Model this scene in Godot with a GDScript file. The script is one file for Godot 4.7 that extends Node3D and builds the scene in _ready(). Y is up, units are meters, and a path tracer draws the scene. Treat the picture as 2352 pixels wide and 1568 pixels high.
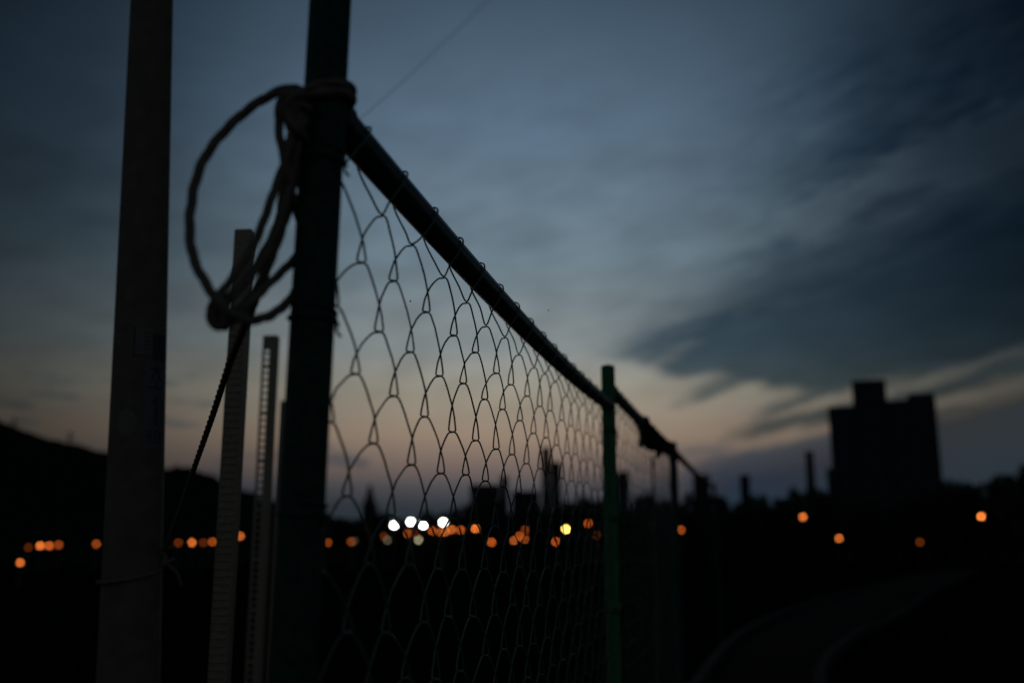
extends Node3D
# A wire fence at dusk, seen from close by. Metres, y up; the camera stands at the origin, 1.3 m above the ground, looking along -z.

const EYE := 1.3
const LENS := 2287.0            # 35 mm lens, in pixels of a 2352 x 1568 print
const PITCH := 0.21025          # looking up 12 degrees

var rng := RandomNumberGenerator.new()
var taken := {}
var mats := {}

# ------------------------------------------------------------------ helpers
func at(x: float, y: float, depth: float) -> Vector3:
	var a := (x - 1176.0) / LENS
	var b := (784.0 - y) / LENS
	return Vector3(a * depth, EYE + depth * (sin(PITCH) + cos(PITCH) * b), -depth * (cos(PITCH) - sin(PITCH) * b))

func ahead(x: float, y: float, far_: float) -> Vector3:      # the same, at a distance along the ground
	var v := at(x, y, 1.0) - Vector3(0, EYE, 0)
	var k := far_ / Vector2(v.x, v.z).length()
	return Vector3(v.x * k, EYE + v.y * k, v.z * k)

func numbered(called: String) -> String:
	if not taken.has(called):
		taken[called] = 0
		return called
	taken[called] += 1
	return "%s_%03d" % [called, taken[called]]

func tag(o: Node, label := "", category := "", group := "", kind := "") -> Node:
	if label: o.set_meta("label", label)
	if category: o.set_meta("category", category)
	if group: o.set_meta("group", group)
	if kind: o.set_meta("kind", kind)
	return o

func thing(called: String, label: String, category: String, where := Vector3.ZERO, turn := 0.0, group := "") -> Node3D:
	var o := Node3D.new()
	o.name = numbered(called)
	o.position = where
	o.rotation.y = turn
	add_child(o)
	tag(o, label, category, group)
	return o

func put(parent: Node, called: String, m: Mesh, mat: Material, where := Vector3.ZERO, turn := 0.0) -> MeshInstance3D:
	var o := MeshInstance3D.new()
	o.name = numbered(called) if parent == self else called
	if parent != self:
		var n := 0
		while parent.has_node(NodePath(o.name)):
			n += 1
			o.name = "%s_%03d" % [called, n]
	o.mesh = m
	o.material_override = null
	if mat: 
		for s in m.get_surface_count(): o.set_surface_override_material(s, mat)
	o.position = where
	o.rotation.y = turn
	parent.add_child(o)
	return o

func begin() -> SurfaceTool:
	var st := SurfaceTool.new()
	st.begin(Mesh.PRIMITIVE_TRIANGLES)
	return st

func tri(st: SurfaceTool, a: Vector3, b: Vector3, c: Vector3, na: Vector3, nb: Vector3, nc: Vector3, ua := Vector2.ZERO, ub := Vector2.ZERO, uc := Vector2.ZERO) -> void:
	if (b - a).cross(c - a).dot(na + nb + nc) > 0.0:
		st.set_normal(na); st.set_uv(ua); st.add_vertex(a)
		st.set_normal(nc); st.set_uv(uc); st.add_vertex(c)
		st.set_normal(nb); st.set_uv(ub); st.add_vertex(b)
	else:
		st.set_normal(na); st.set_uv(ua); st.add_vertex(a)
		st.set_normal(nb); st.set_uv(ub); st.add_vertex(b)
		st.set_normal(nc); st.set_uv(uc); st.add_vertex(c)

func flat(st: SurfaceTool, a: Vector3, b: Vector3, c: Vector3, d: Vector3, out_: Vector3) -> void:
	var n := (b - a).cross(c - a).normalized()
	if n.dot(out_) < 0.0: n = -n
	tri(st, a, b, c, n, n, n, Vector2(0, 0), Vector2(1, 0), Vector2(1, 1))
	tri(st, a, c, d, n, n, n, Vector2(0, 0), Vector2(1, 1), Vector2(0, 1))

func box(st: SurfaceTool, mid: Vector3, size: Vector3, basis_ := Basis.IDENTITY, bevel := 0.0) -> void:
	var h := size * 0.5
	for axis in 3:
		for sg in [-1.0, 1.0]:
			var n := Vector3.ZERO; n[axis] = sg
			var p := Vector3.ZERO; p[(axis + 1) % 3] = 1.0
			var q := Vector3.ZERO; q[(axis + 2) % 3] = 1.0
			var hp: float = h[(axis + 1) % 3] - bevel
			var hq: float = h[(axis + 2) % 3] - bevel
			var f: Vector3 = n * h[axis]
			flat(st, mid + basis_ * (f - p * hp - q * hq), mid + basis_ * (f + p * hp - q * hq), mid + basis_ * (f + p * hp + q * hq), mid + basis_ * (f - p * hp + q * hq), basis_ * n)
	if bevel > 0.0:
		for axis in 3:
			for s1 in [-1.0, 1.0]:
				for s2 in [-1.0, 1.0]:
					var n1 := Vector3.ZERO; n1[(axis + 1) % 3] = s1
					var n2 := Vector3.ZERO; n2[(axis + 2) % 3] = s2
					var l := Vector3.ZERO; l[axis] = h[axis] - bevel
					var a1: Vector3 = n1 * h[(axis + 1) % 3] + n2 * (h[(axis + 2) % 3] - bevel)
					var a2: Vector3 = n1 * (h[(axis + 1) % 3] - bevel) + n2 * h[(axis + 2) % 3]
					flat(st, mid + basis_ * (a1 - l), mid + basis_ * (a1 + l), mid + basis_ * (a2 + l), mid + basis_ * (a2 - l), basis_ * (n1 + n2))

# a tube along points; r may be a number or a list; lobes > 0 lays it as twisted strands
func tube(st: SurfaceTool, pts: PackedVector3Array, r, sides := 8, lobes := 0, lay := 0.03, caps := true) -> void:
	var n := pts.size()
	var side := Vector3.ZERO
	var rings: Array = []
	var norms: Array = []
	var run := 0.0
	for i in n:
		var t := (pts[mini(i + 1, n - 1)] - pts[maxi(i - 1, 0)]).normalized()
		if i == 0:
			side = t.cross(Vector3.UP if absf(t.y) < 0.9 else Vector3.RIGHT).normalized()
		else:
			side = (side - t * side.dot(t)).normalized()
			run += pts[i].distance_to(pts[i - 1])
		var up := t.cross(side)
		var rad: float = r[i] if r is Array or r is PackedFloat32Array else r
		var ring := PackedVector3Array()
		var nn := PackedVector3Array()
		for k in sides:
			var a := TAU * k / sides
			var d := side * cos(a) + up * sin(a)
			var rr := rad
			if lobes > 0: rr *= 0.70 + 0.28 * absf(cos(0.5 * (lobes * a - TAU * run / lay))) * 1.15
			ring.append(pts[i] + d * rr)
			nn.append(d)
		rings.append(ring); norms.append(nn)
	if lobes > 0:      # the strands get their own normals
		for i in n:
			for k in sides:
				var along: Vector3 = rings[mini(i + 1, n - 1)][k] - rings[maxi(i - 1, 0)][k]
				var round_: Vector3 = rings[i][(k + 1) % sides] - rings[i][(k + sides - 1) % sides]
				var m := along.cross(round_).normalized()
				norms[i][k] = m if m.dot(norms[i][k]) > 0.0 else -m
	for i in n - 1:
		for k in sides:
			var k2 := (k + 1) % sides
			var v0 := float(i) / (n - 1); var v1 := float(i + 1) / (n - 1)
			var u0 := float(k) / sides; var u1 := float(k + 1) / sides
			tri(st, rings[i][k], rings[i + 1][k], rings[i + 1][k2], norms[i][k], norms[i + 1][k], norms[i + 1][k2], Vector2(u0, v0), Vector2(u0, v1), Vector2(u1, v1))
			tri(st, rings[i][k], rings[i + 1][k2], rings[i][k2], norms[i][k], norms[i + 1][k2], norms[i][k2], Vector2(u0, v0), Vector2(u1, v1), Vector2(u1, v0))
	if caps:
		for e in [0, n - 1]:
			var out_: Vector3 = (pts[e] - pts[1 if e == 0 else n - 2]).normalized()
			for k in range(1, sides - 1):
				tri(st, rings[e][0], rings[e][k], rings[e][k + 1], out_, out_, out_)

func smooth(keys: PackedVector3Array, steps: int) -> PackedVector3Array:     # Catmull-Rom through the keys
	var o := PackedVector3Array()
	var n := keys.size()
	for i in n - 1:
		for s in steps:
			o.append(keys[i].cubic_interpolate(keys[i + 1], keys[maxi(i - 1, 0)], keys[mini(i + 2, n - 1)], float(s) / steps))
	o.append(keys[n - 1])
	return o

func even(pts: PackedVector3Array, step: float) -> PackedVector3Array:       # the same line in equal steps
	var o := PackedVector3Array([pts[0]])
	var left := step
	for i in range(1, pts.size()):
		var a := pts[i - 1]
		var d := pts[i].distance_to(a)
		while d >= left:
			a = a.move_toward(pts[i], left)
			d -= left
			left = step
			o.append(a)
		left -= d
	o.append(pts[pts.size() - 1])
	return o

func lathe(st: SurfaceTool, profile: PackedVector2Array, sides := 12, mid := Vector3.ZERO) -> void:   # (radius, height) from bottom to top
	var n := profile.size()
	for i in n - 1:
		var e := profile[i + 1] - profile[i]
		var sl := Vector2(e.y, -e.x).normalized()
		for k in sides:
			var a0 := TAU * k / sides; var a1 := TAU * (k + 1) / sides
			var d0 := Vector3(cos(a0), 0, sin(a0)); var d1 := Vector3(cos(a1), 0, sin(a1))
			var n0 := (d0 * sl.x + Vector3.UP * sl.y).normalized(); var n1 := (d1 * sl.x + Vector3.UP * sl.y).normalized()
			var a := mid + d0 * profile[i].x + Vector3.UP * profile[i].y
			var b := mid + d1 * profile[i].x + Vector3.UP * profile[i].y
			var c := mid + d1 * profile[i + 1].x + Vector3.UP * profile[i + 1].y
			var d := mid + d0 * profile[i + 1].x + Vector3.UP * profile[i + 1].y
			if profile[i + 1].x > 0.0: tri(st, a, c, d, n0, n1, n0)
			if profile[i].x > 0.0: tri(st, a, b, c, n0, n1, n1)

func paint(called: String, linear_: Color, rough := 0.8, metal := 0.0, spec := 0.5) -> StandardMaterial3D:
	if mats.has(called): return mats[called]
	var m := StandardMaterial3D.new()
	m.resource_name = called
	m.albedo_color = linear_.linear_to_srgb()
	m.roughness = rough
	m.metallic = metal
	m.metallic_specular = spec
	mats[called] = m
	return m

func mottle(m: StandardMaterial3D, seed_: int, freq: float, lo: float, scale_: float, bump := 0.0, warm := Color.WHITE) -> StandardMaterial3D:
	var nt := NoiseTexture2D.new()
	var fn := FastNoiseLite.new()
	fn.seed = seed_
	fn.frequency = freq
	fn.fractal_octaves = 5
	nt.noise = fn
	nt.width = 512; nt.height = 512
	nt.seamless = true
	var g := Gradient.new()
	g.set_color(0, Color(lo, lo, lo) * warm)
	g.set_color(1, Color(1, 1, 1))
	nt.color_ramp = g
	m.albedo_texture = nt
	m.uv1_triplanar = true
	m.uv1_world_triplanar = true
	m.uv1_scale = Vector3.ONE * scale_
	if bump > 0.0:
		m.heightmap_enabled = true
		m.heightmap_texture = nt
		m.heightmap_scale = bump
	return m

# ------------------------------------------------------------------ the sky
var haze_noise := FastNoiseLite.new()
var streak_noise := FastNoiseLite.new()

func lin(r: float, g: float, b: float) -> Vector3:
	var c := Color(r / 255.0, g / 255.0, b / 255.0).srgb_to_linear()
	return Vector3(c.r, c.g, c.b)

func bent(x: float, xs: Array, ys: Array) -> float:      # a line through points
	if x <= xs[0]: return ys[0]
	for i in xs.size() - 1:
		if x < xs[i + 1]: return lerpf(ys[i], ys[i + 1], (x - xs[i]) / (xs[i + 1] - xs[i]))
	return ys[-1]

func sky_image() -> Image:
	haze_noise.seed = 11; haze_noise.frequency = 1.0; haze_noise.fractal_octaves = 4
	streak_noise.seed = 5; streak_noise.frequency = 1.0; streak_noise.fractal_octaves = 4
	var heights := [0.0, 2.6, 3.7, 4.7, 6.6, 9.1, 11.6, 16.6, 24.0, 31.0, 45.0, 90.0]
	var tones := [lin(36, 42, 50), lin(50, 56, 63), lin(78, 77, 81), lin(112, 98, 93), lin(150, 131, 114), lin(152, 146, 132), lin(133, 140, 140), lin(108, 126, 137), lin(90, 111, 130), lin(65, 84, 101), lin(46, 61, 76), lin(34, 44, 58)]
	var w := 2048
	var h := 1024
	var px := PackedFloat32Array()
	px.resize(w * h * 3)
	px.fill(0.004)
	var az_low := [4.0, 6.2, 9.7, 12.2, 15.2, 17.8, 22.0, 28.0, 60.0]
	var q_low := [10.0, 9.2, 7.1, 6.5, 4.7, 3.8, 3.05, 2.6, 1.0]
	var az_bank := [6.0, 9.9, 14.2, 17.6, 23.3, 27.5, 60.0]
	var q_bank := [3.6, 3.2, 2.05, 1.8, 1.05, 0.6, -4.0]
	for row in 520:
		var el := 90.0 - (row + 0.5) * 180.0 / h
		var e := maxf(el, 0.0)
		var k := 0
		while k < 10 and heights[k + 1] < e: k += 1
		var f: float = (e - heights[k]) / (heights[k + 1] - heights[k])
		var base: Vector3 = tones[k].lerp(tones[k + 1], f)
		var ce := cos(deg_to_rad(el)); var se := sin(deg_to_rad(el))
		for col in w:
			var az := (col + 0.5) * 360.0 / w
			if az > 180.0: az -= 360.0
			var away := absf(az - 0.4) * lerpf(1.0, ce, 0.6)
			var floor_ := lerpf(0.075, 0.30, smoothstep(30.0, 105.0, absf(az)))  # sky out of view behind the camera raised as added fill light on the posts
			var fall := floor_ + (1.0 - floor_) * exp(-pow(away / (20.2 if az < 0.4 else lerpf(22.0, 19.3, smoothstep(7.0, 15.0, el))), 2.2))  # lens vignette painted into the sky, darkening it to both sides
			fall *= 1.0 - (0.34 if az < 0.0 else 0.14) * smoothstep(12.0, 25.0, away) * smoothstep(8.0, 21.0, el) * smoothstep(60.0, 35.0, el) * smoothstep(80.0, 40.0, away)  # more of the painted lens vignette, in the upper corners, stronger at left
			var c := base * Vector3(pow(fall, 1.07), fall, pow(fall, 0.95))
			var a := deg_to_rad(az)
			var d := Vector3(sin(a) * ce, se, -cos(a) * ce)
			# faint mottling of high thin cloud
			var mott := haze_noise.get_noise_3d(d.x * 9.0 + d.y * 5.0, d.y * 26.0 - d.x * 5.0, d.z * 9.0)
			c *= 1.0 + 0.24 * mott * smoothstep(5.0, 11.0, e) * smoothstep(34.0, 18.0, e)
			# bands of dark cloud to the right, all with one slope
			if az > 0.0 and az < 115.0 and el > -1.0 and el < 60.0:
				var n1 := streak_noise.get_noise_3d(az * 0.05, (el - 0.27 * az) * 0.16, 3.0)
				var n2 := streak_noise.get_noise_3d(az * 0.13, (el - 0.27 * az) * 0.55, 9.0)
				var n3 := streak_noise.get_noise_3d(az * 0.35, (el - 0.27 * az) * 1.5, 21.0)
				var q := el - 0.27 * minf(az, 60.0)
				var fine := q + 0.42 * n2 + 0.24 * n3
				var wide := q + 2.0 * n1 + 1.3 * n2 + 0.5 * n3
				var along := az + 3.5 * n2 + 1.5 * n3
				var gone := smoothstep(115.0, 60.0, az)
				var lo := bent(az, az_low, q_low)
				var body := smoothstep(lo - 0.3, lo + 0.6, fine) * smoothstep(13.0, 9.3, wide + 0.5 * n3) * smoothstep(3.0, 9.5, along)
				var veil := 0.68 * smoothstep(9.0, 10.5, wide) * smoothstep(13.5, 12.2, wide) * smoothstep(8.0, 15.0, along)
				var upper := (0.80 + 0.25 * n3 + 0.2 * mott) * smoothstep(13.6, 15.6, wide + 0.8 * n3) * smoothstep(10.0, 24.0, along + 4.0 * n1) * smoothstep(26.0, 19.0, wide)
				var t1 := 0.8 * smoothstep(0.7, 0.15, absf(fine - 6.1)) * smoothstep(8.6, 12.5, along) * smoothstep(17.0, 14.0, az)
				var t2 := 0.9 * smoothstep(0.6, 0.15, absf(fine - 3.9)) * smoothstep(12.0, 16.5, along) * smoothstep(22.0, 18.0, az)
				var t3q := bent(az, [10.0, 17.7, 22.0, 30.0, 60.0], [3.35, 2.75, 2.3, 2.0, 0.0])
				var t3 := 0.92 * smoothstep(lerpf(0.56, 0.78, smoothstep(17.0, 23.0, az)), 0.15, absf(fine - t3q)) * smoothstep(11.0, 14.0, along)
				var dens := 1.0 - (1.0 - body) * (1.0 - veil) * (1.0 - upper) * (1.0 - t1) * (1.0 - t2) * (1.0 - t3)
				var edge := bent(az, az_bank, q_bank)
				var low := smoothstep(edge + 0.35, edge - 0.5, fine + 0.25 * n2) * smoothstep(6.5, 12.0, along)
				low *= 1.0 - 0.35 * smoothstep(0.5, 0.1, absf(fine - 2.3)) * smoothstep(15.0, 12.0, az)
				dens = maxf(dens, 0.5 * smoothstep(16.0, 27.0, along) * smoothstep(9.0, 12.5, wide) * smoothstep(40.0, 24.0, wide))
				c = c * Vector3.ONE.lerp(Vector3(0.20, 0.295, 0.385), dens * gone)
				c = c * Vector3.ONE.lerp(Vector3(0.33, 0.48, 0.70).lerp(Vector3(0.24, 0.31, 0.42), smoothstep(12.0, 27.0, az)), low * gone)
			# small low wisps to the left
			if az < -8.0 and az > -70.0 and el < 12.0 and el > 1.0:
				var wi := smoothstep(0.22, 0.5, streak_noise.get_noise_3d(az * 0.16, el * 0.9, 70.0)) * smoothstep(1.0, 3.0, el) * smoothstep(12.0, 8.0, el)
				c = c * Vector3.ONE.lerp(Vector3(0.55, 0.66, 0.82), wi)
			var o := (row * w + col) * 3
			px[o] = c.x; px[o + 1] = c.y; px[o + 2] = c.z
	return Image.create_from_data(w, h, false, Image.FORMAT_RGBF, px.to_byte_array())

# ------------------------------------------------------------------ the fence
var wall_a := Vector3.ZERO
const ROW := 0.0745            # half a mesh cell, upright
const HALF := 0.0695           # half a mesh cell, along

func joint_shift(span: int, k: int, row: int) -> Vector2:
	var hsh := hash(Vector3i(span, k, row))
	return Vector2(((hsh % 1000) / 1000.0 - 0.5) * 0.025, (((hsh / 1000) % 1000) / 1000.0 - 0.5) * 0.016)

func span_point(a: Vector3, b: Vector3, u: float, drop: float, v: float, sag: float) -> Vector3:
	var along := (b - a)
	var l := Vector2(along.x, along.z).length()
	var t := u / l
	var dir := Vector3(along.x, 0, along.z) / l
	var near := Vector3(-dir.z, 0, dir.x)          # towards the camera's side
	return a + dir * u + Vector3.UP * (along.y * t - drop - sag * 4.0 * t * (1.0 - t) * clampf(1.0 - drop / 2.2, 0.0, 1.0)) + near * v

func fence_span(fence: Node3D, span: int, a: Vector3, b: Vector3, sag: float, bottom: float, fine: bool) -> void:
	var l := Vector2(b.x - a.x, b.z - a.z).length()
	# top rail
	var st := begin()
	var line := PackedVector3Array()
	for i in 25: line.append(span_point(a, b, l * i / 24.0, 0.0, 0.0, sag))
	tube(st, line, 0.0212, 20)
	put(fence, "top_rail", st.commit(), mats.rail_paint)
	if bottom <= 0.0: return
	var panel := Node3D.new()
	panel.name = "mesh_panel" if span == 0 else "mesh_panel_%03d" % span
	fence.add_child(panel)
	var first := 0.185 - 2 * HALF       # a top joint
	var top := 0.069
	var rows := int((bottom - top) / ROW)
	var wires := int(floor((l - first - 0.02) / HALF)) + 1
	# (share of the way across, share of the depth, share of the way down)
	var shape := [Vector3(0.0, 0.0, 0.0), Vector3(0.02, 0.62, 0.008), Vector3(0.09, 0.95, 0.035), Vector3(0.20, 1.0, 0.10), Vector3(0.375, 1.0, 0.22), Vector3(0.56, 1.0, 0.37), Vector3(0.72, 1.0, 0.53), Vector3(0.86, 1.0, 0.72), Vector3(0.945, 1.0, 0.88), Vector3(0.985, 0.95, 0.965), Vector3(0.998, 0.62, 0.992)]
	if not fine: shape = [Vector3(0, 0, 0), Vector3(0.08, 0.9, 0.03), Vector3(0.38, 1, 0.22), Vector3(0.74, 1, 0.56), Vector3(0.985, 0.9, 0.96)]
	var deep := 0.0057
	var hook := 0.0022
	for k in range(-1, wires):
		var pts := PackedVector3Array()
		for row in rows:
			var to_right := posmod(row + k, 2) == 0
			var k0 := k if to_right else k + 1
			var k1 := k + 1 if to_right else k
			var j0 := joint_shift(span, k0, row)
			var j1 := joint_shift(span, k1, row + 1)
			var s0 := -hook if to_right else hook
			for q in shape:
				var u: float = first + HALF * lerpf(k0, k1, q.x) + lerpf(j0.x + s0, j1.x - s0, q.x)
				var dn: float = top + ROW * (row + q.z) + lerpf(j0.y, j1.y, q.z)
				var kink := joint_shift(span + 7, k * 31 + row, int(q.z * 6.0)) * 0.16 * sin(PI * q.z)
				u = clampf(u + kink.x, 0.022, l - 0.022)
				pts.append(span_point(a, b, u, dn, deep * q.y * (1.0 if to_right else -1.0), sag))
		st = begin()
		tube(st, pts, 0.00142 if fine else 0.0015, 6 if fine else 4)
		put(panel, "wire", st.commit(), mats.wire_coat)
	# lacing that winds round the rail and through the top joints
	var keys := PackedVector3Array()
	var r := 0.0236
	for j in int(l / (2 * HALF)) + 1:
		var u0 := first + 2 * HALF * j
		var sh := joint_shift(span, 2 * j, 0)
		if u0 > l - 0.03: break
		keys.append(span_point(a, b, u0 + sh.x, top + sh.y - 0.002, 0.0, sag))
		if u0 + 1.8 * HALF > l - 0.03: break
		keys.append(span_point(a, b, u0 + 0.16 * HALF, 0.040, 0.010, sag))
		keys.append(span_point(a, b, u0 + 0.42 * HALF, 0.006, r, sag))
		keys.append(span_point(a, b, u0 + 0.78 * HALF, -r * 0.74, r * 0.74, sag))
		keys.append(span_point(a, b, u0 + 1.0 * HALF, -r - 0.001, 0.0, sag))
		keys.append(span_point(a, b, u0 + 1.3 * HALF, -r * 0.74, -r * 0.74, sag))
		keys.append(span_point(a, b, u0 + 1.68 * HALF, 0.006, -r, sag))
		keys.append(span_point(a, b, u0 + 1.9 * HALF, 0.040, -0.010, sag))
	st = begin()
	tube(st, smooth(keys, 4), 0.0015, 6)
	put(fence, "lacing_wire", st.commit(), mats.wire_coat)

func post(fence: Node3D, foot: Vector3, high: float, r: float, mat: Material, label := "", lean := 0.0) -> void:
	var st := begin()
	lathe(st, PackedVector2Array([Vector2(r, -0.25), Vector2(r, high - 0.012), Vector2(r * 0.93, high - 0.003), Vector2(r * 0.55, high), Vector2(0.0, high + 0.002)]), 28)
	var o := put(fence, "post", st.commit(), mat, foot)
	o.rotation.z = lean
	if label: o.set_meta("label", label)

func tie(fence: Node3D, foot: Vector3, y: float, r: float, mat: Material) -> void:      # a bit of wire wound round a post, ends twisted together
	var keys := PackedVector3Array()
	for i in 30:
		var a := TAU * i / 13.0
		keys.append(foot + Vector3(cos(a) * (r + 0.002), y + 0.0016 * i / 3.0 + 0.003 * sin(a * 0.5), sin(a) * (r + 0.002)))
	for i in 4:
		keys.append(foot + Vector3(r + 0.0035 + 0.0012 * i + 0.002 * cos(i * 2.0), y - 0.005 * i, 0.008 + 0.002 * sin(i * 2.0)))
	var st := begin()
	tube(st, smooth(keys, 2), 0.0016, 6)
	put(fence, "tie_wire", st.commit(), mat)

# ------------------------------------------------------------------ trees, buildings, lamps
var crowns: Array[Mesh] = []
var trunks: Array[Mesh] = []

func make_crown(seed_: int, tall: float, cone: float) -> Mesh:       # a unit crown: 1 m radius, standing on y = 0
	var g := RandomNumberGenerator.new()
	g.seed = seed_
	var lobes: Array = []
	for i in 16:
		var yy := g.randf_range(0.12, 1.0)
		var reach := (0.75 * sin(PI * clampf(yy * 0.85 + 0.1, 0, 1))) * (1.0 - cone * yy)
		var a := g.randf() * TAU
		lobes.append([Vector3(cos(a) * reach * g.randf_range(0.4, 1.0), yy * tall, sin(a) * reach * g.randf_range(0.4, 1.0)), g.randf_range(0.26, 0.5) * (1.0 - 0.55 * cone * yy)])
	var st := begin()
	for i in 2600:
		var lb: Array = lobes[g.randi() % lobes.size()]
		var d := Vector3(g.randfn(), g.randfn(), g.randfn()).normalized()
		var p: Vector3 = lb[0] + d * lb[1] * pow(g.randf(), 0.35) * Vector3(1, 0.85, 1)
		var n := (d + Vector3(g.randfn(), g.randfn(), g.randfn()) * 0.5).normalized()
		var t := n.cross(Vector3(g.randfn(), g.randfn(), g.randfn())).normalized()
		var b := n.cross(t)
		var s := g.randf_range(0.045, 0.085)
		tri(st, p - t * s * 1.4, p + b * s * 0.7, p + t * s * 1.4, n, n, n)
		tri(st, p - t * s * 1.4, p + t * s * 1.4, p - b * s * 0.7, n, n, n)
	return st.commit()

func make_trunk(seed_: int) -> Mesh:
	var g := RandomNumberGenerator.new()
	g.seed = seed_
	var st := begin()
	tube(st, smooth(PackedVector3Array([Vector3(0, -0.05, 0), Vector3(0.02, 0.4, 0.01), Vector3(-0.02, 0.8, 0.02), Vector3(0.01, 1.3, 0)]), 3), [0.11, 0.095, 0.085, 0.08, 0.075, 0.07, 0.065, 0.06, 0.05, 0.03], 8)
	for i in 5:
		var a := TAU * i / 5.0 + g.randf()
		var y := g.randf_range(0.45, 0.8)
		tube(st, smooth(PackedVector3Array([Vector3(0, y, 0), Vector3(cos(a) * 0.25, y + 0.3, sin(a) * 0.25), Vector3(cos(a) * 0.5, y + 0.75, sin(a) * 0.5)]), 2), [0.05, 0.04, 0.032, 0.024, 0.012], 5)
	return st.commit()

func tree(x: float, y_top: float, dist: float, width: float, kind: int, called: String, label: String, group := "") -> void:
	var p := ahead(x, y_top, dist)
	var high := p.y
	var o := thing(called, label, "tree", Vector3(p.x, 0, p.z), rng.randf() * TAU, group)
	var rad := width * 1.75 * dist / LENS * 0.5 if kind != 2 else width * dist / LENS * 0.6
	var c := put(o, "crown", crowns[kind], mats.leaf if kind != 2 else mats.needle)
	var tall := 1.7 if kind != 2 else 4.6
	var low := high * (0.1 if kind != 2 else 0.06)
	c.scale = Vector3(rad, (high - low) / (tall + 0.3), rad)
	c.position.y = low
	var tr := put(o, "trunk", trunks[kind % 2], mats.bark)
	tr.scale = Vector3(maxf(rad, 0.8), (low + (high - low) * 0.45) / 1.3, maxf(rad, 0.8))

# a block of flats or an office: wall, parapet, roof house, rows of windows; px across and at the top
func building(called: String, label: String, x0: float, x1: float, y_top: float, dist: float, deep: float, mat: Material, storey := 3.0, kind := "building") -> Node3D:
	var a := ahead(x0, 1272, dist)
	var b := ahead(x1, 1272, dist)
	var high := ahead((x0 + x1) * 0.5, y_top, dist).y
	var mid := (a + b) * 0.5
	var wide := a.distance_to(b)
	var turn := atan2(-(b.z - a.z), b.x - a.x)
	var o := thing(called, label, kind, Vector3(mid.x, 0, mid.z), turn)
	block(o, Vector3(0, 0, -deep * 0.5), wide, high, deep, mat, storey)
	return o

func block(o: Node3D, at_: Vector3, wide: float, high: float, deep: float, mat: Material, storey := 3.0, low := -0.5) -> void:
	var st := begin()
	box(st, at_ + Vector3(0, (high - 0.7 + low) * 0.5, 0), Vector3(wide, high - 0.7 - low, deep), Basis.IDENTITY, 0.05)
	var wall := put(o, "wall", st.commit(), mat)
	st = begin()
	for s in [-1.0, 1.0]:
		box(st, at_ + Vector3(0, high - 0.35, s * (deep * 0.5 - 0.1)), Vector3(wide + 0.1, 0.7, 0.3))
		box(st, at_ + Vector3(s * (wide * 0.5 - 0.1), high - 0.35, 0), Vector3(0.3, 0.698, deep - 0.52))
	put(o, "parapet", st.commit(), mats.trim)
	st = begin()
	var frames := begin()
	var cols := maxi(1, int(wide / 2.6))
	var f0 := maxi(0, int(ceil(maxf(low, 0.0) / storey)))
	for f in range(f0, int((high - 1.5) / storey)):
		for c in cols:
			for s in [-1.0, 1.0]:
				var x := (c + 0.5) * wide / cols - wide * 0.5
				var y := f * storey + 1.7
				box(st, at_ + Vector3(x, y, s * (deep * 0.5 + 0.012)), Vector3(1.3, 1.4, 0.03))
				box(frames, at_ + Vector3(x, y - 0.78, s * (deep * 0.5 + 0.07)), Vector3(1.6, 0.12, 0.16))
				box(frames, at_ + Vector3(x, y, s * (deep * 0.5 + 0.035)), Vector3(0.07, 1.4, 0.02))
	if f0 < int((high - 1.5) / storey):
		tag(put(wall, "window", st.commit(), mats.dark_glass), "", "", "", "stuff")
		tag(put(wall, "window_sill", frames.commit(), mats.trim), "", "", "", "stuff")

func glow(called: String, c: Vector3, power: float) -> StandardMaterial3D:
	if mats.has(called): return mats[called]
	var m := StandardMaterial3D.new()
	m.resource_name = called
	m.albedo_color = Color(0.3, 0.25, 0.2)
	m.roughness = 0.4
	m.emission_enabled = true
	m.emission = Color(c.x, c.y, c.z).linear_to_srgb()
	m.emission_energy_multiplier = power
	mats[called] = m
	return m

var globe: Mesh
var lamp_base: Mesh
var lamp_neck: Mesh

func street_lamp(x: float, y: float, dist: float, tone: Vector3, power: float, label: String, group: String) -> void:
	var p := ahead(x, y, dist)
	var high := p.y
	var r := clampf(1.22 / 995.7 * dist, 0.06, 0.235)
	var o := thing("street_lamp" if high > 3.0 else "path_lamp", label, "street lamp" if high > 3.0 else "lamp", Vector3(p.x, 0, p.z), 0.0, group)
	var st := begin()
	lathe(st, PackedVector2Array([Vector2(0.09, -0.1), Vector2(0.09, 0.12), Vector2(0.05, 0.2), Vector2(0.035, high - r - 0.08), Vector2(0.0, high - r - 0.08)]), 8)
	put(o, "pole", st.commit(), mats.lamp_iron)
	st = begin()
	lathe(st, PackedVector2Array([Vector2(0.03, high - r - 0.085), Vector2(r * 0.55, high - r * 0.95), Vector2(r * 0.6, high - r * 0.88), Vector2(0.0, high - r * 0.86)]), 10)
	put(o, "collar", st.commit(), mats.lamp_iron)
	var gl := put(o, "lamp_globe", globe, glow("lamp %.2f %.2f %.2f %.2f" % [tone.x, tone.y, tone.z, power], tone, power), Vector3(0, high, 0))
	gl.scale = Vector3.ONE * r
	st = begin()
	lathe(st, PackedVector2Array([Vector2(r * 0.5, high + r * 0.93), Vector2(r * 0.35, high + r * 1.08), Vector2(0.0, high + r * 1.15)]), 10)
	put(o, "cap", st.commit(), mats.lamp_iron)
	var l := OmniLight3D.new()
	l.name = "bulb_light"
	l.position = Vector3(0, high, 0)
	l.light_color = Color(tone.x, tone.y, tone.z).linear_to_srgb()
	l.light_energy = power * r * r * 0.2
	l.omni_range = 40.0
	l.omni_attenuation = 2.0
	l.light_size = r * 0.6
	l.shadow_enabled = true
	o.add_child(l)

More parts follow.
